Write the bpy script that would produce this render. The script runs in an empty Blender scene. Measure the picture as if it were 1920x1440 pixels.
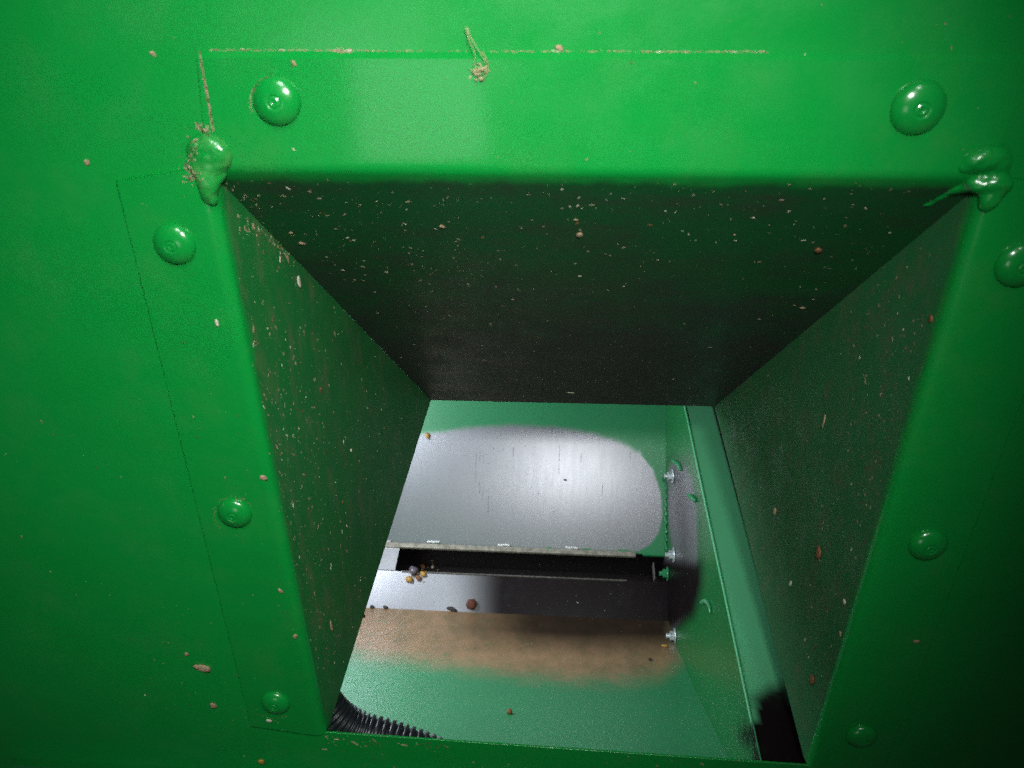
import bpy, bmesh, math, random
import numpy as np
from mathutils import Vector, Matrix
from mathutils.bvhtree import BVHTree
random.seed(7); rng = np.random.default_rng(7)
S = bpy.context.scene
COL = S.collection

# ---------------------------------------------------------------- camera
F = 1500.0
e_d = Vector((28, 2506, 1500)).normalized()
e_x = Vector((23800, 630, -1500)); e_x = (e_x - e_d * e_x.dot(e_d)).normalized()
e_z = -e_d; e_y = e_z.cross(e_x)
CAM = Vector((0, -.34, .70))
def toworld(p): return Vector((p.dot(e_x), p.dot(e_y), p.dot(e_z)))
def ray(px, py): return toworld(Vector((px - 960, py - 720, F)))
def on(px, py, ax, val):
    r = ray(px, py); return CAM + r * ((val - CAM[ax]) / r[ax])
def pix(w):
    d = w - CAM; c = e_x * d.x + e_y * d.y + e_z * d.z
    return 960 + F * c.x / c.z, 720 + F * c.y / c.z
cd = bpy.data.cameras.new('camera'); cam = bpy.data.objects.new('camera', cd); COL.objects.link(cam)
rx, uy, bk = toworld(Vector((1, 0, 0))), toworld(Vector((0, -1, 0))), toworld(Vector((0, 0, -1)))
M = Matrix((rx, uy, bk)).transposed().to_4x4(); M.translation = CAM
cam.matrix_world = M
cd.sensor_fit = 'HORIZONTAL'; cd.sensor_width = 36; cd.lens = 36 * F / 1920
cd.clip_start = .005; cd.clip_end = 50
cd.dof.use_dof = True; cd.dof.focus_distance = .62; cd.dof.aperture_fstop = 14
S.camera = cam
# ---------------------------------------------------------------- world, lamps, exposure
w = bpy.data.worlds.new('World'); S.world = w; w.use_nodes = True
w.node_tree.nodes['Background'].inputs[0].default_value = (.85, .95, 1, 1)
w.node_tree.nodes['Background'].inputs[1].default_value = .012
def lamp(name, kind, loc, target, power, color=(1, 1, 1), size=.2, size_y=None, **k):
    l = bpy.data.lights.new(name, kind); l.energy = power; l.color = color
    if kind == 'AREA':
        l.shape = 'RECTANGLE'; l.size = size; l.size_y = size_y or size
        if 'spread' in k: l.spread = math.radians(k['spread'])
    else:
        l.shadow_soft_size = size; l.spot_size = math.radians(k['angle']); l.spot_blend = k.get('blend', 1)
    o = bpy.data.objects.new(name, l); COL.objects.link(o)
    o.location = loc; o.rotation_euler = (Vector(target) - Vector(loc)).to_track_quat('-Z', 'Y').to_euler()
    return o
lamp('torch', 'SPOT', (.035, -.34, .795), (-.06, 0, .545), 9.8, (.97, 1, .98), .026, angle=84, blend=1)
lamp('left_fill', 'SPOT', (.06, -.85, 1.70), (-.18, 0, .55), 37, (.90, 1, .98), .20, angle=30, blend=1)  # unseen spot added to brighten the left of the panel
lamp('trough_fill', 'SPOT', (-.010, -.35, .703), (.055, .45, .08), 1.0, (1, .92, 1), .06, angle=36, blend=.5)  # unseen spot added to light the trough through the throat
p0 = on(790, 215, 1, 0); d0 = (p0 - CAM).normalized(); d0.y = -d0.y
lamp('window_light', 'AREA', p0 + d0 * 1.3, p0 + Vector((.02, 0, 0)), .5, (.93, .97, 1), .25, .26)
lamp('inner_light', 'AREA', (-.42, .34, .36), (.02, .42, -.02), 3.4, (.86, .93, 1), .22, .22)  # unseen lamp added behind the chute, standing for daylight from the left
S.view_settings.view_transform = 'Standard'; S.view_settings.look = 'None'
S.view_settings.gamma = 1; S.view_settings.use_curve_mapping = False; S.view_settings.exposure = 0
S.render.engine = 'CYCLES'; S.cycles.max_bounces = 8; S.cycles.caustics_reflective = False; S.cycles.blur_glossy = 1.0; S.cycles.sample_clamp_indirect = 1.5; S.cycles.use_denoising = False; S.cycles.use_adaptive_sampling = True; S.cycles.adaptive_threshold = .07; S.cycles.adaptive_min_samples = 20

# ---------------------------------------------------------------- materials
class NT:
    def __init__(s, name):
        s.m = bpy.data.materials.new(name); s.m.use_nodes = True
        s.t = s.m.node_tree; s.b = s.t.nodes['Principled BSDF']
        s.co = s.n('ShaderNodeTexCoord').outputs['Object']
    def n(s, kind, **k):
        nd = s.t.nodes.new(kind)
        for a, v in k.items(): setattr(nd, a, v)
        return nd
    def set(s, nd, key, v):
        if hasattr(v, 'is_linked'): s.t.links.new(v, nd.inputs[key])
        else: nd.inputs[key].default_value = v
    def noise(s, scale, detail=3, rough=.55, vec=None, out='Fac', dist=0):
        nd = s.n('ShaderNodeTexNoise'); s.set(nd, 'Vector', vec or s.co)
        nd.inputs['Scale'].default_value = scale; nd.inputs['Detail'].default_value = detail
        nd.inputs['Roughness'].default_value = rough; nd.inputs['Distortion'].default_value = dist
        return nd.outputs[out]
    def scalevec(s, v):
        nd = s.n('ShaderNodeMapping'); s.set(nd, 'Vector', s.co); nd.inputs['Scale'].default_value = v
        return nd.outputs[0]
    def ramp(s, f, a, b, v0=0., v1=1.):
        nd = s.n('ShaderNodeMapRange', interpolation_type='SMOOTHSTEP'); s.set(nd, 'Value', f)
        for k, v in (('From Min', a), ('From Max', b), ('To Min', v0), ('To Max', v1)): nd.inputs[k].default_value = v
        return nd.outputs[0]
    def mix(s, f, a, b):
        nd = s.n('ShaderNodeMix', data_type='RGBA'); s.set(nd, 0, f); s.set(nd, 6, a); s.set(nd, 7, b)
        return nd.outputs[2]
    def math(s, op, a, b=0.):
        nd = s.n('ShaderNodeMath', operation=op); s.set(nd, 0, a); s.set(nd, 1, b); return nd.outputs[0]
    def attr(s, name):
        nd = s.n('ShaderNodeAttribute', attribute_name=name); return nd.outputs['Fac']
    def bump(s, h, strength, dist):
        nd = s.n('ShaderNodeBump'); s.set(nd, 'Height', h); nd.inputs['Strength'].default_value = strength
        nd.inputs['Distance'].default_value = dist; s.t.links.new(nd.outputs[0], s.b.inputs['Normal'])
def rgb(r, g, b): return (r, g, b, 1)

def paint_nodes(a, dust=0.25, dustscale=(1, 1, 1), green=(.0010, .265, .036), tan=(.20, .19, .11)):
    """green enamel with a film of dust; returns colour socket"""
    base = a.mix(a.noise(9, 4), rgb(*[c * .88 for c in green]), rgb(*[c * 1.12 for c in green]))
    grain = a.noise(2600, 2, .7)
    base = a.mix(a.ramp(grain, .25, .8, 0, .16), base, rgb(.03, green[1] * 1.35, .07))
    film = a.math('MULTIPLY', a.ramp(a.noise(26, 6, .68, a.scalevec(dustscale)), .45, .78), dust)
    return a.mix(film, base, rgb(*tan))
def paint(name, dust=.2, dustscale=(1, 1, 1), cr=.16, rough=.30, coat=.55, fold=False, grime_shade=0, **k):
    a = NT(name)
    c = paint_nodes(a, dust, dustscale, **k)
    if fold:
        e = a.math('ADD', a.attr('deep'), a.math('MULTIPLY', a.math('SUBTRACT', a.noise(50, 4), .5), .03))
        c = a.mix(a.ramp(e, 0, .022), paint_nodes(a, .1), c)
        if grime_shade: c = a.mix(a.ramp(a.math('ADD', a.math('MULTIPLY', a.attr('deep'), .75), a.math('MULTIPLY', a.noise(22, 6, .7), .6)), .34, .80, 0, grime_shade), c, rgb(.030, .025, .026))  # grime thickening with depth, the plate's shade painted in with it
    a.set(a.b, 'Base Color', c)
    a.set(a.b, 'Roughness', a.ramp(a.noise(40, 4), .3, .75, rough - .04, rough + .14))
    a.b.inputs['Specular IOR Level'].default_value = .35
    a.b.inputs['Coat Weight'].default_value = coat; a.b.inputs['Coat Roughness'].default_value = cr
    a.bump(a.math('ADD', a.noise(300, 3), a.math('MULTIPLY', a.noise(22, 2), 5)), .25, .0004)
    return a.m
M_PANEL = paint('green_enamel_panel', .13, tan=(.10, .22, .11))
M_FL = paint('green_enamel_flange', .08, coat=.6, cr=.10)
M_BOLT = paint('green_enamel_bolt', .12, coat=1., rough=.26)
M_WELD = paint('green_enamel_weld', .55, coat=.55, rough=.26)
M_TOP = paint('green_enamel_dusty_top', .7, (.5, 1.4, 1.4), rough=.5, coat=.06, fold=True, grime_shade=.96, green=(.005, .085, .018), tan=(.040, .028, .030))
M_SIDE = paint('green_enamel_dusty_side', .6, (1.8, 3.6, 1.2), rough=.5, coat=.08, fold=True, grime_shade=.3, green=(.010, .165, .032), tan=(.14, .16, .08))
M_SIDE2 = paint('green_enamel_grubby_side', .7, (1.8, 3.0, 1.4), rough=.62, coat=.0, fold=True, grime_shade=.15, green=(.020, .155, .045), tan=(.115, .125, .07))
M_BEAM = paint('green_enamel_beam', .10, rough=.34, coat=.35, green=(.034, .245, .105))  # same paled green as the trough, sheen put into the colour

def worn(name, green=(.034, .245, .105), dust=.05):  # default green is paled: the enamel's sheen is painted into it
    """sheet that is green enamel where 'wear' is 0, bare steel where 1, rusty where 'rust' is 1, near black where 'oil' is 1"""
    a = NT(name)
    g = paint_nodes(a, dust, green=green)
    streak = a.noise(60, 4, .6, a.scalevec((3, .4, .4)))
    steel = a.mix(a.ramp(streak, .35, .75), rgb(.315, .32, .35), rgb(.295, .302, .33))
    steel = a.mix(a.ramp(a.noise(900, 2), .66, .74, 0, .55), steel, rgb(.12, .10, .08))
    n1 = a.noise(34, 6, .7)
    wf = a.ramp(a.math('ADD', a.attr('wear'), a.math('MULTIPLY', a.math('SUBTRACT', a.noise(90, 5, .7), .5), .34)), .28, .74)
    rf = a.ramp(a.math('ADD', a.attr('rust'), a.math('MULTIPLY', a.math('SUBTRACT', n1, .5), .6)), .08, .85, 0, .92)
    rust = a.mix(a.ramp(a.noise(30, 6, .75, a.scalevec((1.2, .55, .55))), .3, .75), rgb(.42, .235, .135), rgb(.23, .15, .075))
    rust = a.mix(a.ramp(a.noise(60, 5, .7), .56, .7, 0, .5), rust, rgb(.07, .17, .07))
    of = a.math('MULTIPLY', a.attr('darken'), a.ramp(n1, .15, .5, .96, 1))  # near-black factor laid over paint, steel and rust
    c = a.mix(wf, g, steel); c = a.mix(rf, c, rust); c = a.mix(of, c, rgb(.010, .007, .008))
    a.set(a.b, 'Base Color', c)
    met = a.math('MULTIPLY', wf, a.math('SUBTRACT', 1., a.math('MULTIPLY', rf, .75)))
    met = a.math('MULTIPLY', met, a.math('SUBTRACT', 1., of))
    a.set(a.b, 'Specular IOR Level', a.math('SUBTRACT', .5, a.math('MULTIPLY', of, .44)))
    a.set(a.b, 'Metallic', a.math('MULTIPLY', met, .62))
    a.set(a.b, 'Roughness', a.ramp(streak, .3, .8, .335, .345))
    a.bump(a.noise(250, 3), .05, .0003)
    return a.m
M_WORN = worn('worn_trough_steel')
M_PLATE = worn('worn_end_plate_enamel', (.008, .17, .042), .1)
M_SHEEN = worn('sheen_green_enamel', (.12, .50, .25), .1)  # flange green brightened, its sheen painted into the colour
def simple(name, col, rough=.6, metal=0, var=.35, scale=300):
    a = NT(name); c2 = [c * (1 - var) for c in col]
    a.set(a.b, 'Base Color', a.mix(a.ramp(a.noise(scale, 4), .35, .65), rgb(*col), rgb(*c2)))
    a.b.inputs['Roughness'].default_value = rough; a.b.inputs['Metallic'].default_value = metal
    a.bump(a.noise(scale * 3, 3), .4, .0003)
    return a.m
M_ZINC = simple('bright_zinc', (.70, .78, .80), .35, .55, .2)
M_STEEL = simple('bare_lip_steel', (.42, .39, .32), .5, .2, .4, 120)
M_DARK = simple('black_slot_steel', (.018, .014, .015), .45, 0, .4)  # near-black colour for the pan behind the slot
M_RAIL = simple('grey_rail_steel', (.22, .21, .19), .45, .3, .4)
M_HOSE = simple('black_hose_plastic', (.016, .017, .024), .38, 0, .3)
M_CHAFF = simple('straw_chaff', (.46, .33, .20), .8, 0, .45, 900)
M_PALE = simple('pale_chaff', (.70, .65, .50), .7, 0, .3, 900)
M_BROWN = simple('brown_husk', (.30, .13, .05), .7, 0, .6, 900)
M_MAROON = simple('maroon_husk', (.13, .040, .022), .85, 0, .5, 700)
M_BLACK = simple('black_husk', (.03, .022, .02), .6, 0, .4, 900)
M_GOLD = simple('golden_kernel', (.55, .30, .06), .45, 0, .4, 700)
M_PLUM = simple('grey_plum_seed', (.13, .11, .14), .3, 0, .3, 500)
M_SILV = simple('silver_weld', (.85, .86, .86), .35, .25, .15, 600)
M_TANDIRT = simple('dust_tan', (.34, .30, .17), .9, 0, .4, 800)
M_CRUD = simple('dark_crud', (.006, .035, .010), .9, 0, .4, 800)
M_BDIRT = simple('dust_brown', (.13, .09, .05), .9, 0, .5, 800)

# ---------------------------------------------------------------- helpers
ALLM = []
def link(name, me, mat, parent=None, smooth=True):
    me.materials.append(mat)
    if smooth: me.polygons.foreach_set('use_smooth', [True] * len(me.polygons))
    o = bpy.data.objects.new(name, me); COL.objects.link(o); o.parent = parent
    ALLM.append(o)
    return o
def mesh(name, verts, faces):
    me = bpy.data.meshes.new(name); me.from_pydata([tuple(v) for v in verts], [], faces); me.update(); return me
def bmobj(name, bm, mat, parent=None, smooth=True):
    me = bpy.data.meshes.new(name); bmesh.ops.recalc_face_normals(bm, faces=bm.faces); bm.to_mesh(me); bm.free()
    return link(name, me, mat, parent, smooth)
def tag(o, label, cat, group=None, kind=None):
    if label: o['label'] = label
    if cat: o['category'] = cat
    if group: o['group'] = group
    if kind: o['kind'] = kind
    return o
def empty(name, loc):
    o = bpy.data.objects.new(name, None); COL.objects.link(o); o.location = loc; o.empty_display_size = .01
    bpy.context.view_layer.update(); return o
def local(parent, o):
    """keep world placement of a mesh written in world coordinates under a moved Empty"""
    o.matrix_parent_inverse = Matrix.Translation(parent.location).inverted(); return o
def solid(o, t, off=-1, bevel=0):
    m = o.modifiers.new('thick', 'SOLIDIFY'); m.thickness = t; m.offset = off
    if bevel:
        b = o.modifiers.new('bev', 'BEVEL'); b.width = bevel; b.segments = 3; b.limit_method = 'ANGLE'; b.angle_limit = 1
    return bake(o)
def bake(o, ang=32):
    bpy.context.view_layer.update()
    e = o.evaluated_get(bpy.context.evaluated_depsgraph_get()); me = bpy.data.meshes.new_from_object(e, preserve_all_data_layers=True, depsgraph=bpy.context.evaluated_depsgraph_get())
    o.modifiers.clear(); o.data = me
    me.polygons.foreach_set('use_smooth', [True] * len(me.polygons)); me.set_sharp_from_angle(angle=math.radians(ang))
    return o
def grid(rows):
    n, k = len(rows), len(rows[0])
    v = [p for r in rows for p in r]
    f = [(i * k + j, i * k + j + 1, (i + 1) * k + j + 1, (i + 1) * k + j) for i in range(n - 1) for j in range(k - 1)]
    return v, f
def lerp(a, b, t): return a + (b - a) * t
def boxbm(bm, c, sx, sy, sz, X=Vector((1, 0, 0)), Y=Vector((0, 1, 0)), Z=Vector((0, 0, 1))):
    vs = [bm.verts.new(Vector(c) + X * (i * sx / 2) + Y * (j * sy / 2) + Z * (k * sz / 2)) for i in (-1, 1) for j in (-1, 1) for k in (-1, 1)]
    for q in ((0, 1, 3, 2), (4, 6, 7, 5), (0, 4, 5, 1), (2, 3, 7, 6), (0, 2, 6, 4), (1, 5, 7, 3)): bm.faces.new([vs[i] for i in q])
def lathe(prof, n=40):
    """profile (r, h) about local +Z"""
    v, f = [], []
    for r, h in prof:
        for k in range(n):
            a = 2 * math.pi * k / n; v.append((r * math.cos(a), r * math.sin(a), h))
    for i in range(len(prof) - 1):
        for k in range(n):
            f.append((i * n + k, i * n + (k + 1) % n, (i + 1) * n + (k + 1) % n, (i + 1) * n + k))
    f.append(tuple((len(prof) - 1) * n + k for k in range(n)))
    return v, f

# ---------------------------------------------------------------- the green panel with its opening
XL, XR, ZT, ZB = -.156, .172, .6025, .2085
TH = .0031
hx0, hx1, hz1 = XL - .006, XR + .006, ZT + .006
def dense_rect(x0, x1, z0, z1, y=0., step=.02):
    nx, nz = max(2, int((x1 - x0) / step)), max(2, int((z1 - z0) / step))
    return [[Vector((lerp(x0, x1, j / nx), y, lerp(z0, z1, i / nz))) for j in range(nx + 1)] for i in range(nz + 1)]
bm = bmesh.new()
OX0, OX1, OZ0, OZ1 = -.75, .75, -.45, 1.15
zbl, zbr = .2120, .2045
outer = [bm.verts.new((x, 0, z)) for x, z in ((OX0, OZ0), (OX1, OZ0), (OX1, OZ1), (OX0, OZ1))]
inner = [bm.verts.new((x, 0, z)) for x, z in ((hx0, zbl), (hx1, zbr), (hx1, hz1), (hx0, hz1))]
for i in range(4): bm.faces.new((outer[i], outer[(i + 1) % 4], inner[(i + 1) % 4], inner[i]))
panel = bmobj('green_panel', bm, M_PANEL, smooth=False)
tag(panel, 'flat glossy green sheet metal panel around the square chute opening', 'panel')
solid(panel, .0015, -1, .0003)
for f in panel.data.polygons: pass
# make sure the sheet thickens away from the camera
if panel.data.polygons[0].normal.y > 0: panel.data.flip_normals()

# ---------------------------------------------------------------- the chute
chute = empty('hopper_chute', (0, 0, ZB))
tag(chute, 'green funnel shaped metal chute bolted to the panel, dusty inside', 'chute')
def part(name, v, f, mat, smooth=True): return local(chute, link(name, mesh(name, v, f), mat, chute, smooth))
R = .0075
Y0 = -TH
def wall(A0, A1, B0, B1, O0, O1, d1, R, mat, lab, flab, nu=60, nv=50):
    """one folded sheet: flange on the panel (outer edge O0-O1), rounded bend along A0-A1, plate sloping in to B0-B1"""
    fl, pl = [], []
    for j in range(-6, 9 + nv):
        row = []
        for k in range(nu + 1):
            s = k / nu; A = lerp(A0, A1, s); B = lerp(B0, B1, s); O = lerp(O0, O1, s)
            d2 = (B - A); L = d2.length; d2 = d2 / L; r = min(R, .45 * L)
            P0, P2 = A - d1 * R, A + d2 * r
            if j == -6: p = O + Vector((0, TH - .0002, 0))
            elif j < 0: p = lerp(O + (P0 - O).normalized() * .0022, P0, (j + 5) / 5)
            elif j <= 8:
                t = j / 8; p = P0 * (1 - t) ** 2 + A * 2 * t * (1 - t) + P2 * t * t
            else: p = lerp(P2, B, (j - 8) / nv)
            row.append(p)
        if j <= 8: fl.append(row)
        if j >= 8: pl.append(row)
    for rows, name, m, l in ((fl, 'flange', M_FL, flab), (pl, 'sloping_plate', mat, lab)):
        v, f = grid(rows)
        me = mesh(name, v, f)
        if (me.polygons[0].normal + me.polygons[-1].normal).dot(CAM - (A0 + A1 + B0 + B1) / 4) < 0: me.flip_normals()
        if name != 'flange':
            at = me.attributes.new('deep', 'FLOAT', 'POINT'); at.data.foreach_set('value', [i / nv for i in range(nv + 1) for _ in range(nu + 1)])
        o = local(chute, link(name, me, m, chute)); o['label'] = l
        solid(o, TH - .0002 if name == 'flange' else .0015, -1)
TL, TR = Vector((XL, Y0, ZT)), Vector((XR, Y0, ZT))
BL, BR = Vector((XL - .001, Y0, .2125)), Vector((XR - .001, Y0, .2040))
tl, tr = Vector((-.1150, .25, .3272)), Vector((.1310, .25, .3288))
bl, br = Vector((-.1545, .006, .2145)), Vector((.1685, .006, .2065))
V = lambda x, z: Vector((x, Y0, z))
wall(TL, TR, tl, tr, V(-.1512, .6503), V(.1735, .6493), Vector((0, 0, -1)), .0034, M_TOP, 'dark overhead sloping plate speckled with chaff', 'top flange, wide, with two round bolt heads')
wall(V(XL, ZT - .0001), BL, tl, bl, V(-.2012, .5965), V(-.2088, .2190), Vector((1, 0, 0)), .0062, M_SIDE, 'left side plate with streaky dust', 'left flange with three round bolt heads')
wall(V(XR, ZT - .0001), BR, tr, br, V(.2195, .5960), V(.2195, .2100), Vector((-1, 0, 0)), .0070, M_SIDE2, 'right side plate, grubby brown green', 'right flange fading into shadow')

# carriage bolts
def bolt_mesh():
    Rb, H = .0100, .0048
    prof = [(Rb * 1.0, -.0002), (Rb * 1.0, .0005)]
    for k in range(1, 13):
        a = k / 13 * math.pi / 2
        r, h = Rb * math.cos(a), .0005 + H * math.sin(a)
        if r > .0034: prof.append((r, h))
    top = .0005 + H
    prof += [(.0031, top - .00028), (.0028, top - .00060), (.0023, top - .00060), (.0020, top - .0002), (.0012, top - .00015), (.0009, top - .0005), (.0004, top - .0005)]
    v, f = lathe(prof, 48); return mesh('bolt_head', v, f)
bme = bolt_mesh(); bme.materials.append(M_BOLT); bme.polygons.foreach_set('use_smooth', [True] * len(bme.polygons))
for px, py, sc in ((517, 190, 1), (325, 459, .98), (438, 964, .98), (515, 1320, .98), (1724, 203, 1.06), (1915, 498, 1.03), (1742, 1024, 1.0), (1617, 1383, .98)):
    p = on(px, py, 1, -.005); b = bpy.data.objects.new('bolt_head', bme); COL.objects.link(b)
    p.y = Y0; b.parent = chute; b.matrix_parent_inverse = Matrix.Translation(chute.location).inverted()
    b.location = p; b.rotation_euler = (math.pi / 2, random.uniform(0, 6), 0); b.rotation_euler = (math.pi / 2 + random.uniform(-.04, .04), random.uniform(-.04, .04), 0)
    b.scale = (sc, sc, sc); ALLM.append(b)

# caulk / weld lumps on the two upper corners
def lump(name, blobs, label):
    bm = bmesh.new()
    for px, py, y, ax, ay, az, rot in blobs:
        c = on(px, py, 1, y)
        mat = Matrix.Translation(c) @ Matrix.Rotation(math.radians(rot), 4, 'Y') @ Matrix.Diagonal((ax, ay, az, 1))
        bmesh.ops.create_uvsphere(bm, u_segments=20, v_segments=12, radius=1, matrix=mat)
    o = local(chute, bmobj(name, bm, M_WELD, chute)); o['label'] = label
    m = o.modifiers.new('r', 'REMESH'); m.mode = 'VOXEL'; m.voxel_size = .0007; m.use_smooth_shade = True
    m = o.modifiers.new('s', 'SMOOTH'); m.iterations = 22; m.factor = .7
    tx = bpy.data.textures.new(name, 'CLOUDS'); tx.noise_scale = .006
    m = o.modifiers.new('d', 'DISPLACE'); m.texture = tx; m.strength = .0016; m.texture_coords = 'GLOBAL'
    return o
lump('weld_lump', [(393, 287, -.003, .0106, .0048, .0086, 0), (386, 306, -.003, .0086, .0042, .0070, 0), (404, 318, -.002, .0060, .004, .006, 0),
    (386, 330, -.004, .0048, .0040, .0060, 12), (392, 344, -.004, .0050, .0040, .0062, 10), (391, 362, -.004, .0040, .0034, .0050, 10), (399, 374, -.004, .0028, .0028, .0030, 10)], 'lumpy weld on the upper left corner with dirt round it')
lump('weld_lump', [(1850, 298, -.003, .0100, .0045, .0056, -8), (1872, 308, -.003, .0050, .004, .0055, 0), (1826, 306, -.002, .0070, .0035, .0040, -20),
    (1868, 342, -.003, .0072, .0048, .0050, 10), (1846, 343, -.002, .0080, .0045, .0040, 0), *[(lerp(1836, 1738, t), 342 + 38 * t ** 1.8, lerp(-.001, .014, t), .0052 - .0022 * t, lerp(.0042, .002, t), lerp(.0042, .0018, t), -10 - 25 * t) for t in [k / 22 for k in range(23)]],
    (1858, 366, -.003, .0048, .004, .0075, 8)], 'lumpy weld on the upper right corner with a thin tail')

# ---------------------------------------------------------------- the trough below the chute
XE = .145
def E(px, py): p = on(px, py, 0, XE); return Vector((p.y, p.z))
def pip(poly, x, y):
    """signed distance in pixels: positive inside"""
    n = len(poly); ins = False; dmin = 1e9
    for i in range(n):
        x0, y0 = poly[i]; x1, y1 = poly[(i + 1) % n]
        if (y0 > y) != (y1 > y) and x < (x1 - x0) * (y - y0) / (y1 - y0) + x0: ins = not ins
        dx, dy = x1 - x0, y1 - y0; t = max(0, min(1, ((x - x0) * dx + (y - y0) * dy) / (dx * dx + dy * dy)))
        dmin = min(dmin, math.hypot(x - x0 - t * dx, y - y0 - t * dy))
    return dmin if ins else -dmin
def soft(poly, x, y, s): return max(0., min(1., .5 + pip(poly, x, y) / (2 * s)))
WEAR_UP = [(450, 860), (700, 822), (800, 812), (880, 802), (960, 798), (1040, 801), (1110, 812), (1165, 828), (1200, 850), (1224, 880), (1238, 920), (1243, 962), (1236, 998), (1218, 1022), (1185, 1040), (1150, 1100), (450, 1100)]
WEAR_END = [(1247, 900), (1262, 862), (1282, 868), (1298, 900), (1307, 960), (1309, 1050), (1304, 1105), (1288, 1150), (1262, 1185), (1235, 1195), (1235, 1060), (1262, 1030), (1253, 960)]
DARK_REFL = [(872, 1086), (880, 1150), (900, 1185), (1100, 1190), (1240, 1200), (1270, 1180), (1304, 1156), (1318, 1100), (1319, 1052), (1240, 1044), (1220, 1060), (900, 1060)]  # dark reflection in the polished steel, painted as near-black colour
FLOOR_REFL = [(700, 1100), (700, 1192), (900, 1204), (1100, 1214), (1262, 1212), (1275, 1100)]  # the painted dark reflection carried on over the top of the floor sheet
RUST = [(400, 1050), (660, 1050), (900, 1050), (1200, 1050), (1250, 1100), (1262, 1190), (1275, 1240), (1235, 1266), (1150, 1276), (1060, 1273), (950, 1262), (850, 1248), (760, 1240), (660, 1226), (400, 1200)]
trough = empty('auger_trough', (0, .45, -.15))
tag(trough, 'worn green and bare steel trough seen through the chute', 'trough')
def sheet(name, prof, x0, x1, nx, ny, masks, mat=M_WORN, label=None, bow=0):
    """prof: list of (y,z) along the bend; masks(px,py)->(wear,rust,oil)"""
    rows = []
    for i in range(len(prof) - 1):
        for k in range(ny + (i == len(prof) - 2)):
            p = lerp(prof[i], prof[i + 1], k / ny)
            rows.append([Vector((lerp(x0, x1, j / nx), p[0], p[1])) for j in range(nx + 1)])
    v, f = grid(rows)
    o = local(trough, link(name, mesh(name, v, f), mat, trough))
    setmask(o, v, masks); solid(o, .0018, 0)
    if label: o['label'] = label
    return o
def setmask(o, v, masks):
    at = [o.data.attributes.new(n, 'FLOAT', 'POINT') for n in ('wear', 'rust', 'darken')]
    vals = [[], [], []]
    for p in v:
        x, y = pix(p); m = masks(x, y)
        for k in range(3): vals[k].append(m[k])
    for k in range(3): at[k].data.foreach_set('value', vals[k])
u0, u1 = E(1248.8, 765), E(1246, 1040)
up = u0 + (u0 - u1) * 1.0
mid = (u0 + u1) / 2 + Vector((-.0024, .0017))
SH = lambda x, y: ((soft(WEAR_UP, x, y, 16 if y < 850 else 6)) * (0 if y > 1018 + (x - 720) * .033 + 2 * math.sin(x * .09) else 1), 0, 0)
def curve3(a, m, b, n=12):
    out = []
    for i in range(n + 1):
        t = i / n; out.append(a * (1 - t) ** 2 + (m * 2 - (a + b) / 2) * 2 * t * (1 - t) + b * t * t)
    return out
sheet('back_sheet', [up] + curve3(u0, mid, u1, 110), -.40, XE, 260, 1, SH, label='upper trough sheet worn to bare metal in a rounded patch')
s2, s3, s4, s5 = E(1251, 1092), E(1253, 1166), E(1262, 1215), E(1380, 1440)
s5 = s4 + (s5 - s4) * 1.25
sheet('sump_strip', [s2, s3], -.40, XE, 220, 18, lambda x, y: (1, 0, (lambda t: t * t * (3 - 2 * t))(max(0, min(1, (x - 825) / 120)))), label='narrow shiny strip, bright at the left and black at the right')  # dark reflection painted black over the right end
sheet('floor_sheet', curve3(s3 + Vector((-.0005, .0008)), lerp(s4, s5, .40), s5, 100), -.40, XE, 220, 1, lambda x, y: (0, soft(RUST, x, y, 36), .9 * soft(FLOOR_REFL, x, y, 24) * max(0, min(1, (x - 810) / 190))), label='lower trough sheet, rusty along its top edge and green below')
# end plate: a vertical sheet in the plane x = XE, its near edge folded out as a flange
f0, f1 = E(1283, 765), E(1425, 1440)
fe = f0 + (f0 - f1) * .9; fu = f0 + (f0 - f1) * .05; fd = f1 + (f1 - f0) * .06
n_in = Vector((f0[1] - f1[1], -(f0[0] - f1[0]))).normalized()
nin = Vector((f0[1] - f1[1], -(f0[0] - f1[0]))).normalized()
nin = nin if nin[1] < 0 else -nin
rows = []
for i in range(90):
    s = i / 89; a = lerp(fe, fd, s); b = a + nin * .42
    rows.append([Vector((XE + .001, *lerp(a, b, j / 90))) for j in range(91)])
DARK_FOOT = [(1412, 1310), (1440, 1292), (1480, 1283), (1530, 1460), (1415, 1460), (1412, 1400), (1396, 1398), (1382, 1378), (1396, 1362), (1420, 1352)]  # outline of the near-black patch at the flange foot
# reach below the slot too
v, f = grid(rows)
o = local(trough, link('end_plate', mesh('end_plate', v, f), M_PLATE, trough))
setmask(o, v, lambda x, y: (soft(WEAR_END, x, y, 10), 0, max(.72 * soft(WEAR_END, x, y, 22), soft(DARK_REFL, x, y, 9), soft(DARK_FOOT, x, y, 7)))); solid(o, .0018, 0)  # worn patch dimmed and its dark reflection painted into the colour
o['label'] = 'right end plate with a worn round shadowy patch'
v = []
def P3(x, q, off=0): return Vector((x, q[0], q[1]))
rows = [[Vector((lerp(XE, XE + .034, j / 12), *lerp(fu, fd, i / 160))) for j in range(13)] for i in range(161)]
v, f = grid(rows)
o = local(trough, link('end_flange', mesh('end_flange', v, f), M_SHEEN, trough)); setmask(o, v, lambda x, y: (0, 0, soft(DARK_FOOT, x, y, 14 if y < 1330 else 7))); solid(o, .003, 0, .0008)
o['label'] = 'long straight green folded flange'
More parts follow.
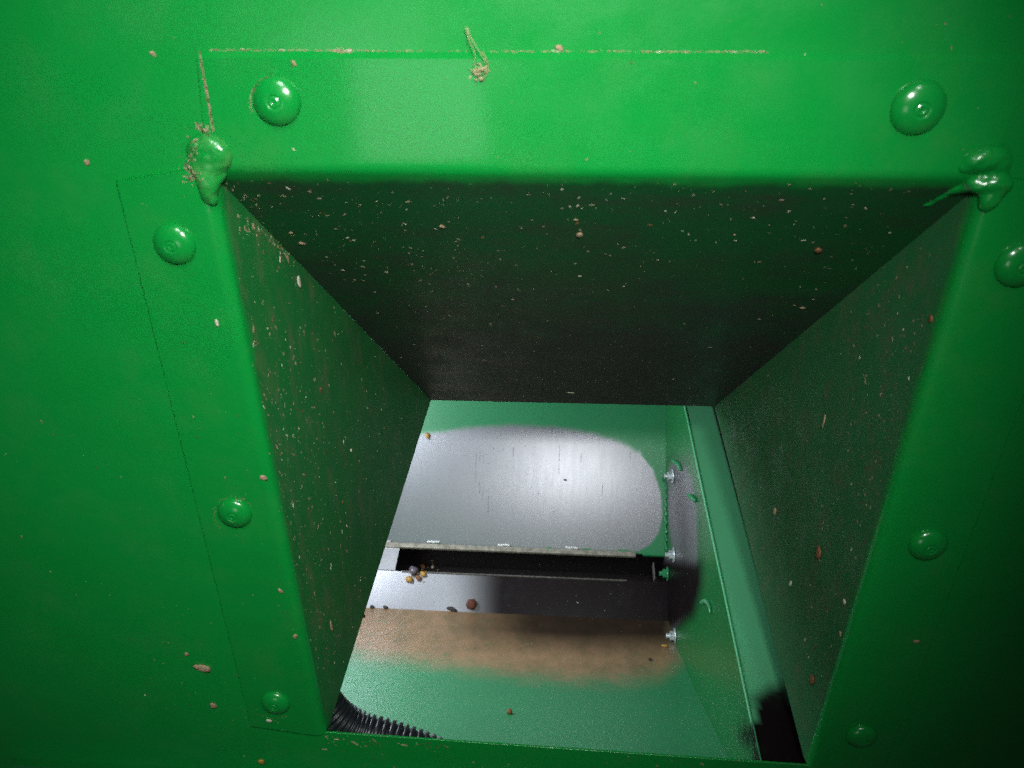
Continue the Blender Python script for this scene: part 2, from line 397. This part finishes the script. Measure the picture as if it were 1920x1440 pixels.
# seam line along the flange: narrow raised bead
bm = bmesh.new()
c = (P3(XE + .0014, fu) + P3(XE + .0014, fd)) / 2
Yd = (P3(0, fu) - P3(0, fd)); Ld = Yd.length; Yd.normalize(); Zd = Vector((1, 0, 0)).cross(Yd); Zd = Zd if Zd.z > 0 else -Zd
boxbm(bm, c + Zd * .0015, .0012, Ld, .0010, Vector((1, 0, 0)), Yd, Zd)
o = local(trough, bmobj('seam_bead', bm, M_BEAM, trough, False)); m = o.modifiers.new('b', 'BEVEL'); m.width = .0006; m.segments = 2

# slot pan, lip and rail
ys = Vector((0, u1[0], u1[1])); yb = Vector((0, s2[0], s2[1]))
dn = (yb - ys).normalized(); outn = Vector((0, -dn.z, dn.y)); outn = outn if outn.y > 0 else -outn
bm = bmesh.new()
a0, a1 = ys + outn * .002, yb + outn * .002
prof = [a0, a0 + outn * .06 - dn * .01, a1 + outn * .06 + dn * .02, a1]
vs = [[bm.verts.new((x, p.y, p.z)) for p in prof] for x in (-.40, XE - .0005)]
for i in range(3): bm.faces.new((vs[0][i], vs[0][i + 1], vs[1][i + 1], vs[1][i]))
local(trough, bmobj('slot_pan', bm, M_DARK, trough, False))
def trough_pt(px, py, ref, nrm=None):
    """point seen at a pixel on the plane through ref with the given normal"""
    nrm = nrm or Vector((0, -outn.y, -outn.z)); r = ray(px, py)
    return CAM + r * ((Vector((0, ref.y, ref.z)) - CAM).dot(nrm) / r.dot(nrm))
xs0, xs1 = -.40, trough_pt(1192, 1048, ys).x
bm = bmesh.new()
boxbm(bm, Vector(((xs0 + xs1) / 2, ys.y, ys.z)) + dn * .0045 - outn * .003, xs1 - xs0, .0045, .0075, Vector((1, 0, 0)), outn, dn)
o = local(trough, bmobj('lip', bm, M_STEEL, trough, False)); m = o.modifiers.new('b', 'BEVEL'); m.width = .0008; m.segments = 2
bm = bmesh.new(); xa = trough_pt(1205, 1048, ys).x
boxbm(bm, Vector(((xa + XE) / 2, ys.y, ys.z)) + dn * .0028 - outn * .0016, XE - xa, .003, .003, Vector((1, 0, 0)), outn, dn)
local(trough, bmobj('lip', bm, M_BEAM, trough, False))
bm = bmesh.new(); x0 = trough_pt(752, 1085, yb).x; x1 = trough_pt(1175, 1100, yb).x
boxbm(bm, Vector(((x0 + x1) / 2, yb.y, yb.z)) - dn * .002 + outn * .010, x1 - x0, .003, .0016, Vector((1, 0, 0)), outn, dn)
boxbm(bm, Vector(((x0 + x1) / 2, yb.y, yb.z)) + dn * .0012 - outn * .001, x1 - x0, .003, .0014, Vector((1, 0, 0)), outn, dn)
local(trough, bmobj('rail', bm, M_RAIL, trough, False))
# bright plate closing the left end of the slot
xp = trough_pt(742, 1065, ys).x
bm = bmesh.new(); cc = (ys + yb) / 2; h = (yb - ys).length
boxbm(bm, Vector(((-.40 + xp) / 2, cc.y, cc.z)) - outn * .001 + dn * .002, xp + .40, .002, h - .004, Vector((1, 0, 0)), outn, dn)
M_BPL = simple('bright_plate_steel', (.75, .75, .80), .35, .5, .12, 150)
local(trough, bmobj('cover_plate', bm, M_BPL, trough, False))
# silver weld spots on the lip
bmw = None
for px, py, wdt in ((728, 1022, .006), (813, 1023, .0145), (945, 1029, .014), (1072, 1034, .0145)):
    p = trough_pt(px, py, ys + dn * -.001); bm = bmesh.new()
    for k in range(7):
        t = (k / 6 - .5) * wdt
        bmesh.ops.create_icosphere(bm, subdivisions=2, radius=1, matrix=Matrix.Translation(p + Vector((t, 0, 0)) - outn * .0048 - dn * (.0022 + random.uniform(-.0006, .0006))) @ Matrix.Diagonal((wdt * .13, .0016, random.uniform(.0020, .0028), 1)))
    local(trough, bmobj('weld_spot', bm, M_SILV, trough))
def catmull(P, n):
    out = []
    Q = [P[0] * 2 - P[1]] + P + [P[-1] * 2 - P[-2]]
    for i in range(1, len(Q) - 2):
        for k in range(n):
            t = k / n; a, b, c, d = Q[i - 1:i + 3]
            out.append(.5 * ((2 * b) + (c - a) * t + (2 * a - 5 * b + 4 * c - d) * t * t + (3 * b - a - 3 * c + d) * t ** 3))
    return out + [P[-1]]
# hex bolts and paint runs on the end plate
def hexbolt(px, py, mat, ln=.011, rr=.0062, lab=None, washer=True):
    p = on(px, py, 0, XE - .0005); bm = bmesh.new()
    mt = Matrix.Translation(p) @ Matrix.Rotation(-math.pi / 2, 4, 'Y')
    if washer: bmesh.ops.create_cone(bm, cap_ends=True, segments=24, radius1=rr * 1.55, radius2=rr * 1.5, depth=.0016, matrix=mt @ Matrix.Translation((0, 0, .0008)))
    bmesh.ops.create_cone(bm, cap_ends=True, segments=6, radius1=rr, radius2=rr, depth=.005, matrix=mt @ Matrix.Translation((0, 0, .0041)))
    bmesh.ops.create_cone(bm, cap_ends=True, segments=16, radius1=rr * .55, radius2=rr * .5, depth=ln, matrix=mt @ Matrix.Translation((0, 0, ln / 2)))
    o = local(trough, bmobj('hex_bolt', bm, mat, trough, False)); m = o.modifiers.new('b', 'BEVEL'); m.width = .0005; m.segments = 2
    if lab: o['label'] = lab
hexbolt(1262, 893, M_ZINC, lab='bright bolt beside the worn patch')
hexbolt(1264, 1041, M_ZINC, lab='bright bolt at the end of the lip')
hexbolt(1266, 1193, M_ZINC, lab='bright bolt at the rusty corner')
hexbolt(1252, 1076, M_BEAM, lab='greenish bolt in the dark slot')
bm = bmesh.new(); p = trough_pt(1226, 1072, ys)
boxbm(bm, p + outn * .002, .0016, .009, .026, Vector((1, 0, 0)), outn, dn)
local(trough, bmobj('bracket', bm, M_RAIL, trough, False))
def blob(name, pts, mat, par, lab=None, rads=None):
    bm = bmesh.new()
    pts = catmull(pts, 5); n0 = len(rads) - 1; rads = [lerp(rads[min(n0, i // 5)], rads[min(n0, i // 5 + 1)], (i % 5) / 5) for i in range(len(pts))]
    for i, p in enumerate(pts):
        r = rads[i]
        bmesh.ops.create_icosphere(bm, subdivisions=2, radius=r, matrix=Matrix.Translation(p))
    o = bmobj(name, bm, mat, par); m = o.modifiers.new('r', 'REMESH'); m.mode = 'VOXEL'; m.voxel_size = .0006; m.use_smooth_shade = True
    m = o.modifiers.new('s', 'SMOOTH'); m.iterations = 3
    if par: local(par, o)
    if lab: o['label'] = lab
    return o
XQ = XE - .0015
blob('paint_run', [on(x, y, 0, XQ) for x, y in ((1262, 864), (1268, 868), (1274, 873), (1276, 880))], M_BEAM, trough, None, [.0022, .003, .003, .0024])
blob('paint_run', [on(x, y, 0, XQ) for x, y in ((1290, 928), (1297, 932), (1303, 938))], M_BEAM, trough, None, [.002, .003, .0026])
blob('paint_run', [on(x, y, 0, XQ) for x, y in ((1316, 1130), (1324, 1128), (1330, 1136), (1332, 1148))], M_BEAM, trough, None, [.0022, .003, .002, .0014])
blob('paint_run', [on(x, y, 0, XE - .006) for x, y in ((1212, 1168), (1220, 1163), (1229, 1169), (1238, 1178), (1246, 1184))], M_BEAM, trough, None, [.0018, .0022, .002, .0018, .0018])
blob('weld_run', [on(1249 + (i % 3 - 1) * 1.2, 905 + i * 5.4, 0, XE - .001) for i in range(24)], M_BEAM, trough, None, [.0016 + .0010 * random.random() for i in range(24)])
blob('weld_run', [on(1240 - i * 4.5, 1036 + (i % 2) * 1.5 + i * .35, 0, XE - .002 - i * .0032) for i in range(9)], M_BEAM, trough, None, [.0026 - .00012 * i for i in range(9)])
# near-black patch on the flange's lower end
# ---------------------------------------------------------------- corrugated hose
hose = bmesh.new()
path = [trough_pt(x, y - 12, Vector((0, yy, 0)), Vector((0, 1, 0))) for x, y, yy in ((540, 1215, .05), (580, 1288, .048), (622, 1348, .045), (668, 1380, .043), (730, 1399, .041), (800, 1424, .038), (900, 1470, .036))]
cp = catmull(path, 60)
acc = [0.]
for i in range(1, len(cp)): acc.append(acc[-1] + (cp[i] - cp[i - 1]).length)
n = int(acc[-1] / .0006); v, f = [], []; K = 28
for i in range(n + 1):
    s = acc[-1] * i / n; j = max(1, next((q for q in range(len(acc)) if acc[q] >= s), len(acc) - 1)); t = (s - acc[j - 1]) / max(1e-9, acc[j] - acc[j - 1])
    c = lerp(cp[j - 1], cp[j], t); T = (cp[j] - cp[j - 1]).normalized(); A = T.cross(Vector((0, 1, 0))).normalized(); B = T.cross(A)
    ph = (s / .0052) % 1; r = .0146 if ph < .55 else .0124
    for k in range(K):
        a = 2 * math.pi * k / K; v.append(c + A * (r * math.cos(a)) + B * (r * math.sin(a)))
f = [(i * K + k, i * K + (k + 1) % K, (i + 1) * K + (k + 1) % K, (i + 1) * K + k) for i in range(n) for k in range(K)]
hose.free(); o = link('corrugated_hose', mesh('corrugated_hose', v, f), M_HOSE)
tag(o, 'black corrugated plastic hose curving behind the lower left chute edge', 'hose')

# ---------------------------------------------------------------- small loose things laid on the surfaces
bpy.context.view_layer.update()
dg = bpy.context.evaluated_depsgraph_get()
def cast(px, py):
    r = ray(px, py).normalized()
    ok, loc, nor, idx, ob, mw = S.ray_cast(dg, CAM, r)
    if nor.dot(r) > 0: nor = -nor
    return (loc, nor) if ok else (None, None)
def flake_verts(c, nor, L, W, T, ang, rnd):
    """a bent irregular flake, L x W x T, long axis at ang in the surface"""
    up = Vector((0, 0, 1)); a = up - nor * up.dot(nor)
    a = a.normalized() if a.length > .05 else Vector((1, 0, 0)); b = nor.cross(a)
    A = a * math.cos(ang) + b * math.sin(ang); B = nor.cross(A)
    n = 8; v = []
    rr = [rnd.uniform(.7, 1.15) for _ in range(n)]
    for lay, (h, s) in enumerate(((-.1, .85), (.5, 1), (1, .6))):
        for k in range(n):
            t = 2 * math.pi * k / n; x, y = math.cos(t) * rr[k] * s, math.sin(t) * rr[(k + 3) % n] * s
            v.append(c + A * (x * L / 2) + B * (y * W / 2) + nor * (h * T + .25 * T * x * x))
    f = [tuple(range(n - 1, -1, -1))] + [(l * n + k, l * n + (k + 1) % n, (l + 1) * n + (k + 1) % n, (l + 1) * n + k) for l in range(2) for k in range(n)] + [tuple(range(2 * n, 3 * n))]
    return v, f
def flake(name, label, cat, px, py, Lp, Wp, ang, mat, group=None, T=.22):
    c, nor = cast(px, py)
    sc = (c - CAM).dot(toworld(Vector((0, 0, 1)))) / F
    L, W = Lp * sc, Wp * sc
    v, f = flake_verts(Vector((0, 0, 0)), nor, L, W, min(L, W) * T, ang, random)
    o = link(name, mesh(name, v, f), mat, None, True); o.location = c
    tag(o, label, cat, group); return o
G = 'chaff flakes stuck to the green metal'
for a in (
 ('chaff_flake', 'large pinkish tan flake on the panel left of the lowest left bolt', 380, 1251, 40, 22, 1.3, M_CHAFF),
 ('chaff_flake', 'long pale husk near the top of the left side plate', 560, 528, 28, 11, .05, M_PALE),
 ('chaff_flake', 'orange brown flake at the right of the dark top plate', 1534, 468, 24, 19, .4, M_BROWN),
 ('chaff_flake', 'tan flake left of centre on the dark top plate', 829, 424, 17, 14, .8, M_CHAFF),
 ('chaff_flake', 'brown and tan flake in the middle of the dark top plate', 1087, 439, 20, 17, 0, M_CHAFF),
 ('chaff_flake', 'small tan flake right above the middle flake of the top plate', 1080, 412, 11, 9, 1, M_CHAFF),
 ('chaff_flake', 'orange tan crumb near the left seam of the top plate', 566, 456, 17, 11, 1.5, M_CHAFF),
 ('chaff_flake', 'tiny tan crumb just above the orange crumb by the left seam', 546, 436, 9, 9, 1.5, M_CHAFF),
 ('chaff_flake', 'white sliver on the dark plate just above the trough', 1069, 736, 17, 4, 1.57, M_PALE),
 ('chaff_flake', 'pale tan flake on the right side plate beside the long flange', 1453, 959, 28, 13, -.25, M_CHAFF),
 ('chaff_flake', 'brown oval husk in the middle of the right side plate', 1536, 1036, 30, 21, 0, M_BROWN),
 ('chaff_flake', 'white curled husk below the pale tan flake on the right side', 1483, 1094, 19, 9, -.2, M_PALE),
 ('chaff_flake', 'upright pale sliver high on the right side plate', 1545, 790, 42, 7, 0, M_CHAFF),
 ('chaff_flake', 'pinkish crumb near the bend low on the right side plate', 1584, 1128, 13, 11, 0, M_PALE),
 ('chaff_flake', 'slanted tan crumb just below the pinkish crumb on the right', 1576, 1188, 15, 9, .6, M_CHAFF),
 ('chaff_flake', 'reddish brown smear low on the right side plate', 1524, 1274, 26, 17, 0, M_BROWN),
 ('chaff_flake', 'brown crumb near the bend high on the right side plate', 1746, 598, 20, 14, 0, M_BROWN),
 ('chaff_flake', 'orange crumb beside the bend above the middle left bolt', 494, 895, 18, 13, 1.2, M_CHAFF),
 ('chaff_flake', 'tan crumb on the panel close to the upper left corner', 287, 101, 17, 9, .9, M_CHAFF),
 ('chaff_flake', 'pale crumb on the top flange above the left bolt', 551, 118, 14, 8, .6, M_CHAFF),
 ('chaff_flake', 'tan chip on the panel just above the top flange edge', 1049, 90, 20, 12, 1.2, M_CHAFF),
 ('chaff_flake', 'orange crumb on the panel far left of the corner weld', 163, 304, 13, 12, 0, M_CHAFF),
 ('chaff_flake', 'pale upright crumb on the left flange below the top left bolt', 407, 605, 18, 7, 0, M_PALE),
 ('chaff_flake', 'tan crumb right under the lowest left bolt', 505, 1351, 14, 9, 1.2, M_PALE),
 ('chaff_flake', 'orange crumb on the panel at the bottom edge left of the opening', 490, 1427, 18, 14, .5, M_GOLD),
 ('chaff_flake', 'faint tan crumb below the large flake on the panel', 400, 1322, 17, 14, 0, M_CHAFF),
 ('chaff_flake', 'small tan crumb above the large flake on the panel', 350, 1226, 12, 10, 0, M_CHAFF),
 ('chaff_flake', 'tan crumb on the right flange low beside the shadow', 1718, 1202, 16, 10, 1.5, M_CHAFF),
 ('chaff_flake', 'long pinkish husk low on the left side plate', 621, 1175, 36, 9, .05, M_CHAFF),
 ('chaff_flake', 'slanted tan crumb on the left flange above the lowest bolt', 553, 1193, 17, 8, -.5, M_CHAFF),
 ('chaff_flake', 'tan crumb pair low on the left flange, lighter of the two', 526, 1107, 16, 9, .8, M_CHAFF),
 ('chaff_flake', 'small brown crumb in the middle of the left side plate', 601, 729, 9, 9, 0, M_BROWN),
 ('chaff_flake', 'slanted pale chip near the right seam of the top plate', 1505, 577, 18, 9, 1.2, M_CHAFF),
 ('chaff_flake', 'tan ragged crumb on the left bend near the middle', 658, 844, 9, 8, 0, M_PALE),
): flake(a[0], a[1], 'flake', *a[2:], group=G)
G2 = 'dark husks and crumbs lying in the trough'
for a in (
 ('seed_husk', 'black husk at the far left of the shiny strip', 698, 1140, 12, 8, 1.1, M_BLACK),
 ('seed_husk', 'black husk second from the left on the shiny strip', 724, 1140, 12, 8, 1.1, M_BLACK),
 ('seed_husk', 'long black husk lying at the end of the bright strip', 848, 1143, 26, 9, 1.25, M_BLACK),
 ('seed_husk', 'reddish brown round husk where the bright strip turns dark', 885, 1134, 26, 21, .1, M_MAROON),
 ('seed_husk', 'brown crumb alone on the green lower sheet', 955, 1338, 15, 13, .5, M_BROWN),
 ('seed_husk', 'tiny dark crumb on the rust near the right corner', 1219, 1238, 8, 6, 0, M_BLACK),
 ('seed_husk', 'tiny black fleck on the shiny upper sheet', 1060, 900, 9, 4, 1.5, M_BLACK),
 ('seed_husk', 'orange crumb under the lowest bright bolt', 1247, 1213, 15, 7, 1.5, M_GOLD),
 ('seed_husk', 'orange rust crumb at the top left of the shiny sheet', 802, 817, 12, 9, .4, M_GOLD),
 ('seed_husk', 'dark speck at the rusty edge beside the chute', 681, 1155, 8, 6, 0, M_BLACK),
 ('seed_husk', 'pale speck on the tan rust at the left', 702, 1199, 6, 3, .2, M_PALE),
): flake(a[0], a[1], 'husk', *a[2:], group=G2, T=.6)
G3 = 'seeds heaped at the left end of the slot'
for a in (
 ('grain_seed', 'large grey plum seed in the slot heap', 776, 1072, 24, 19, 1.2, M_PLUM),
 ('grain_seed', 'golden kernel at the lower left of the slot heap', 768, 1087, 15, 13, .8, M_GOLD),
 ('grain_seed', 'brown kernel in the middle of the slot heap', 785, 1084, 17, 12, 1, M_BROWN),
 ('grain_seed', 'golden kernel at the right of the slot heap', 794, 1077, 14, 10, .9, M_GOLD),
 ('grain_seed', 'brown husk at the top of the slot heap', 793, 1063, 18, 11, .5, M_BROWN),
 ('grain_seed', 'small pale kernel at the upper right of the slot heap', 811, 1064, 7, 7, 0, M_PALE),
): flake(a[0], a[1], 'seed', *a[2:], group=G3, T=.55)

# thin dark scratches running down the bare metal patch
bm = bmesh.new()
for x, y0, y1 in ((893, 838, 905), (900, 845, 925), (906, 850, 938), (1049, 832, 890), (916, 930, 962), (1035, 803, 815), (1182, 846, 862), (1090, 850, 866), (963, 838, 856), (1130, 905, 930)):
    c0, n0 = cast(x, y0); c1, n1 = cast(x - 1, y1)
    boxbm(bm, (c0 + c1) / 2 + n0 * .0001, .0005, (c1 - c0).length, .0002, Vector((1, 0, 0)), (c1 - c0).normalized(), n0)
o = local(trough, bmobj('scratch_marks', bm, simple('scratch_grey', (.20, .20, .21), .6, .3, .3), trough, False)); o['kind'] = 'stuff'
def arc(cx, cy, rx_, ry_, a0, a1, sd, n=6):
    P = [(cx + rx_ * math.cos(math.radians(lerp(a0, a1, i / n))), cy + ry_ * math.sin(math.radians(lerp(a0, a1, i / n)))) for i in range(n + 1)]
    return [(P[i][0], P[i][1], P[i + 1][0], P[i + 1][1], sd) for i in range(n)]
# wisp of chaff hanging on the top flange
wisp = bmesh.new()
def tube(bm, pts, r, k=5):
    rings = []
    for i, p in enumerate(pts):
        T = (pts[min(i + 1, len(pts) - 1)] - pts[max(i - 1, 0)]).normalized(); A = T.cross(Vector((0, 1, 0.01))).normalized(); B = T.cross(A)
        rr = r * (1 - .5 * i / len(pts))
        rings.append([bm.verts.new(p + A * rr * math.cos(2 * math.pi * q / k) + B * rr * math.sin(2 * math.pi * q / k)) for q in range(k)])
    for a, b in zip(rings, rings[1:]):
        for q in range(k): bm.faces.new((a[q], a[(q + 1) % k], b[(q + 1) % k], b[q]))
for pp in (((875, 50), (884, 72), (898, 95), (912, 118)), ((873, 52), (880, 76), (890, 100), (888, 122)), ((905, 98), (915, 120), (912, 140), (902, 150)), ((880, 128), (892, 140), (905, 138), (915, 128))):
    tube(wisp, catmull([on(x, y, 1, -.004 - .001 * i) for i, (x, y) in enumerate(pp)], 8), .00022)
for k in range(26):
    c = on(random.gauss(897, 9), random.gauss(131, 8), 1, random.uniform(-.005, -.0025))
    bmesh.ops.create_icosphere(wisp, subdivisions=1, radius=1, matrix=Matrix.Translation(c) @ Matrix.Rotation(random.uniform(0, 3), 4, 'Y') @ Matrix.Diagonal((random.uniform(.0005, .0016), .0005, random.uniform(.0003, .0008), 1)))
tag(bmobj('chaff_wisp', wisp, simple('wisp_straw', (.42, .40, .20), .8, 0, .4, 900)), 'wispy tangle of straw fibres hanging on the top flange', 'chaff wisp')

# fine dust: countless specks, per surface
def specks(name, label, poly, n, szs, mats, stretch=1.3, ang=0, gauss=None, seed=1, asd=.7, th=.35):
    rnd = random.Random(seed); per = [([], []) for _ in mats]
    xs = [p[0] for p in poly]; ys_ = [p[1] for p in poly]; cnt = 0; tries = 0
    while cnt < n and tries < n * 30:
        tries += 1
        if gauss and rnd.random() < gauss[1]:
            ga = rnd.choice(gauss[0]); t = rnd.random(); x = lerp(ga[0], ga[2], t) + rnd.gauss(0, ga[4]); y = lerp(ga[1], ga[3], t) + rnd.gauss(0, ga[4])
        else: x, y = rnd.uniform(min(xs), max(xs)), rnd.uniform(min(ys_), max(ys_))
        if pip(poly, x, y) < 0: continue
        c, nor = cast(x, y)
        if c is None: continue
        L = szs[0] * (szs[1] / szs[0]) ** (rnd.random() ** 2.2)
        k = rnd.choices(range(len(mats)), [m[1] for m in mats])[0]
        v, f = flake_verts(c, nor, L * rnd.uniform(1, stretch * 1.5), L * rnd.uniform(.5, 1), L * th, rnd.gauss(ang, asd), rnd)
        V, Fc = per[k]; b = len(V); V.extend(v); Fc.extend([tuple(b + i for i in q) for q in f]); cnt += 1
    V, Fc, mi = [], [], []
    for k, (v, f) in enumerate(per):
        b = len(V); V += v; Fc += [tuple(b + i for i in q) for q in f]; mi += [k] * len(f)
    me = mesh(name, V, Fc)
    for m in mats: me.materials.append(m[0])
    me.polygons.foreach_set('material_index', mi)
    o = bpy.data.objects.new(name, me); COL.objects.link(o); tag(o, label, 'dust', kind='stuff'); return o
T = ((M_PALE, 3), (M_CHAFF, 4), (M_TANDIRT, 6), (M_BROWN, 2))
T2 = ((M_PALE, 1), (M_CHAFF, 2), (M_TANDIRT, 10), (M_BDIRT, 6))
specks('chaff_dust', 'pale specks of chaff scattered over the dark top plate', [(450, 335), (1790, 342), (1340, 750), (810, 740)], 760, (.00028, .0014), T, 1.7, 1.4, ([(470, 360, 1700, 450, 60), (540, 420, 900, 540, 60)], .5), 2, .7, .2)
specks('chaff_dust', 'streaky specks of chaff on the left side plate', [(425, 380), (520, 450), (700, 660), (790, 760), (615, 1340), (500, 860)], 950, (.00026, .0016), T, 2.4, .05, ([(500, 560, 600, 1280, 28), (470, 400, 560, 480, 14), (560, 600, 640, 1200, 40)], .6), 3, .35, .2)
specks('chaff_dust', 'specks of chaff on the grubby right side plate', [(1800, 400), (1350, 765), (1510, 1400), (1600, 1100), (1740, 600)], 560, (.0003, .0017), ((M_PALE, 1), (M_CHAFF, 3), (M_TANDIRT, 8), (M_BDIRT, 6), (M_BROWN, 2)), 1.8, .1, ([(1700, 560, 1560, 1250, 45)], .6), 4, .5, .2)
specks('chaff_dust', 'faint crumbs of dust on the green panel and flanges', [(0, 0), (1900, 0), (1900, 300), (420, 300), (600, 1440), (0, 1440)], 230, (.0003, .0011), T2, 1.5, 0, ([(430, 800, 560, 1300, 30), (300, 1200, 500, 1420, 60), (90, 750, 300, 1400, 80)], .5), 5)
specks('chaff_dust', 'crumbly dirt round the upper left corner weld', [(330, 230), (450, 230), (520, 470), (440, 440), (400, 400), (330, 380)], 190, (.0004, .0014), T2, 1.6, .6, ([(365, 262, 352, 318, 5), (430, 345, 560, 450, 7), (350, 335, 375, 330, 5), (365, 235, 395, 250, 4)], .95), 6)
specks('chaff_dust', 'ragged pale dust line along the upper edge of the top flange', [(370, 86), (1445, 90), (1445, 108), (370, 106)], 620, (.0002, .0007), ((M_PALE, 1), (M_CHAFF, 2), (M_TANDIRT, 9)), 3, 1.57, ([(395, 93.5, 700, 95, .8), (500, 94, 1000, 97, .8), (900, 96, 1300, 97, .8), (1200, 96.5, 1440, 97, .9), (625, 95, 660, 96, 2)], 1), 7, .12, .25)
specks('chaff_dust', 'dark dirt line down the left end of the top flange', [(360, 90), (385, 90), (410, 255), (385, 255)], 260, (.0003, .0009), ((M_BDIRT, 8), (M_TANDIRT, 3), (M_CHAFF, 1)), 3, 0, ([(374, 98, 400, 245, .9)], 1), 8, .15, .25)
specks('chaff_dust', 'crumbs on the lower lip of the opening', [(590, 1372), (1510, 1430), (1510, 1440), (590, 1440)], 70, (.0005, .0024), T2, 2.2, 1.57, ([(600, 1384, 840, 1400, 4)], .6), 9)
specks('chaff_dust', 'dark specks and scratches on the trough sheets', [(800, 800), (1230, 860), (1230, 1020), (740, 1020)], 110, (.0004, .0011), ((M_BLACK, 3), (M_BDIRT, 2), (M_PALE, 1)), 1.6, 0, ([(890, 850, 1060, 890, 30)], .5), 10)
specks('chaff_dust', 'crumbs scattered over the strip and rusty sheet', [(690, 1095), (1230, 1105), (1250, 1260), (660, 1225)], 70, (.0005, .0016), ((M_CHAFF, 2), (M_TANDIRT, 5), (M_BDIRT, 3), (M_PALE, 1)), 1.5, 1, ([(930, 1086, 985, 1090, 2), (940, 1205, 1060, 1215, 6)], .5), 11)

box = lambda x0, y0, x1, y1: [(x0, y0), (x1, y0), (x1, y1), (x0, y1)]
specks('chaff_dust', 'arc of brown dirt round the upper left side of the first bolt', box(455, 135, 580, 250), 120, (.0002, .0007), ((M_BDIRT, 5), (M_TANDIRT, 5)), 1.6, 0, (arc(516, 192, 47, 51, 150, 262, 1), 1), 21, .7, .2)
specks('chaff_dust', 'ring of pale dirt round the third bolt on the left flange', box(385, 920, 490, 1010), 110, (.0002, .0007), T2, 1.6, 0, (arc(438, 965, 38, 35, 130, 330, 1.4), 1), 22, .7, .2)
specks('chaff_dust', 'dirt below the lowest left bolt', box(460, 1320, 580, 1370), 50, (.0002, .0008), T2, 1.6, 0, (arc(515, 1322, 34, 30, 40, 170, 3), 1), 23, .7, .2)

specks('chaff_dust', 'crumbs scattered round the seed heap in the slot', box(750, 1040, 850, 1098), 55, (.0006, .0028), ((M_GOLD, 3), (M_BROWN, 5), (M_CHAFF, 2), (M_BLACK, 2)), 1.5, 0, ([(765, 1088, 812, 1060, 5)], .85), 24)
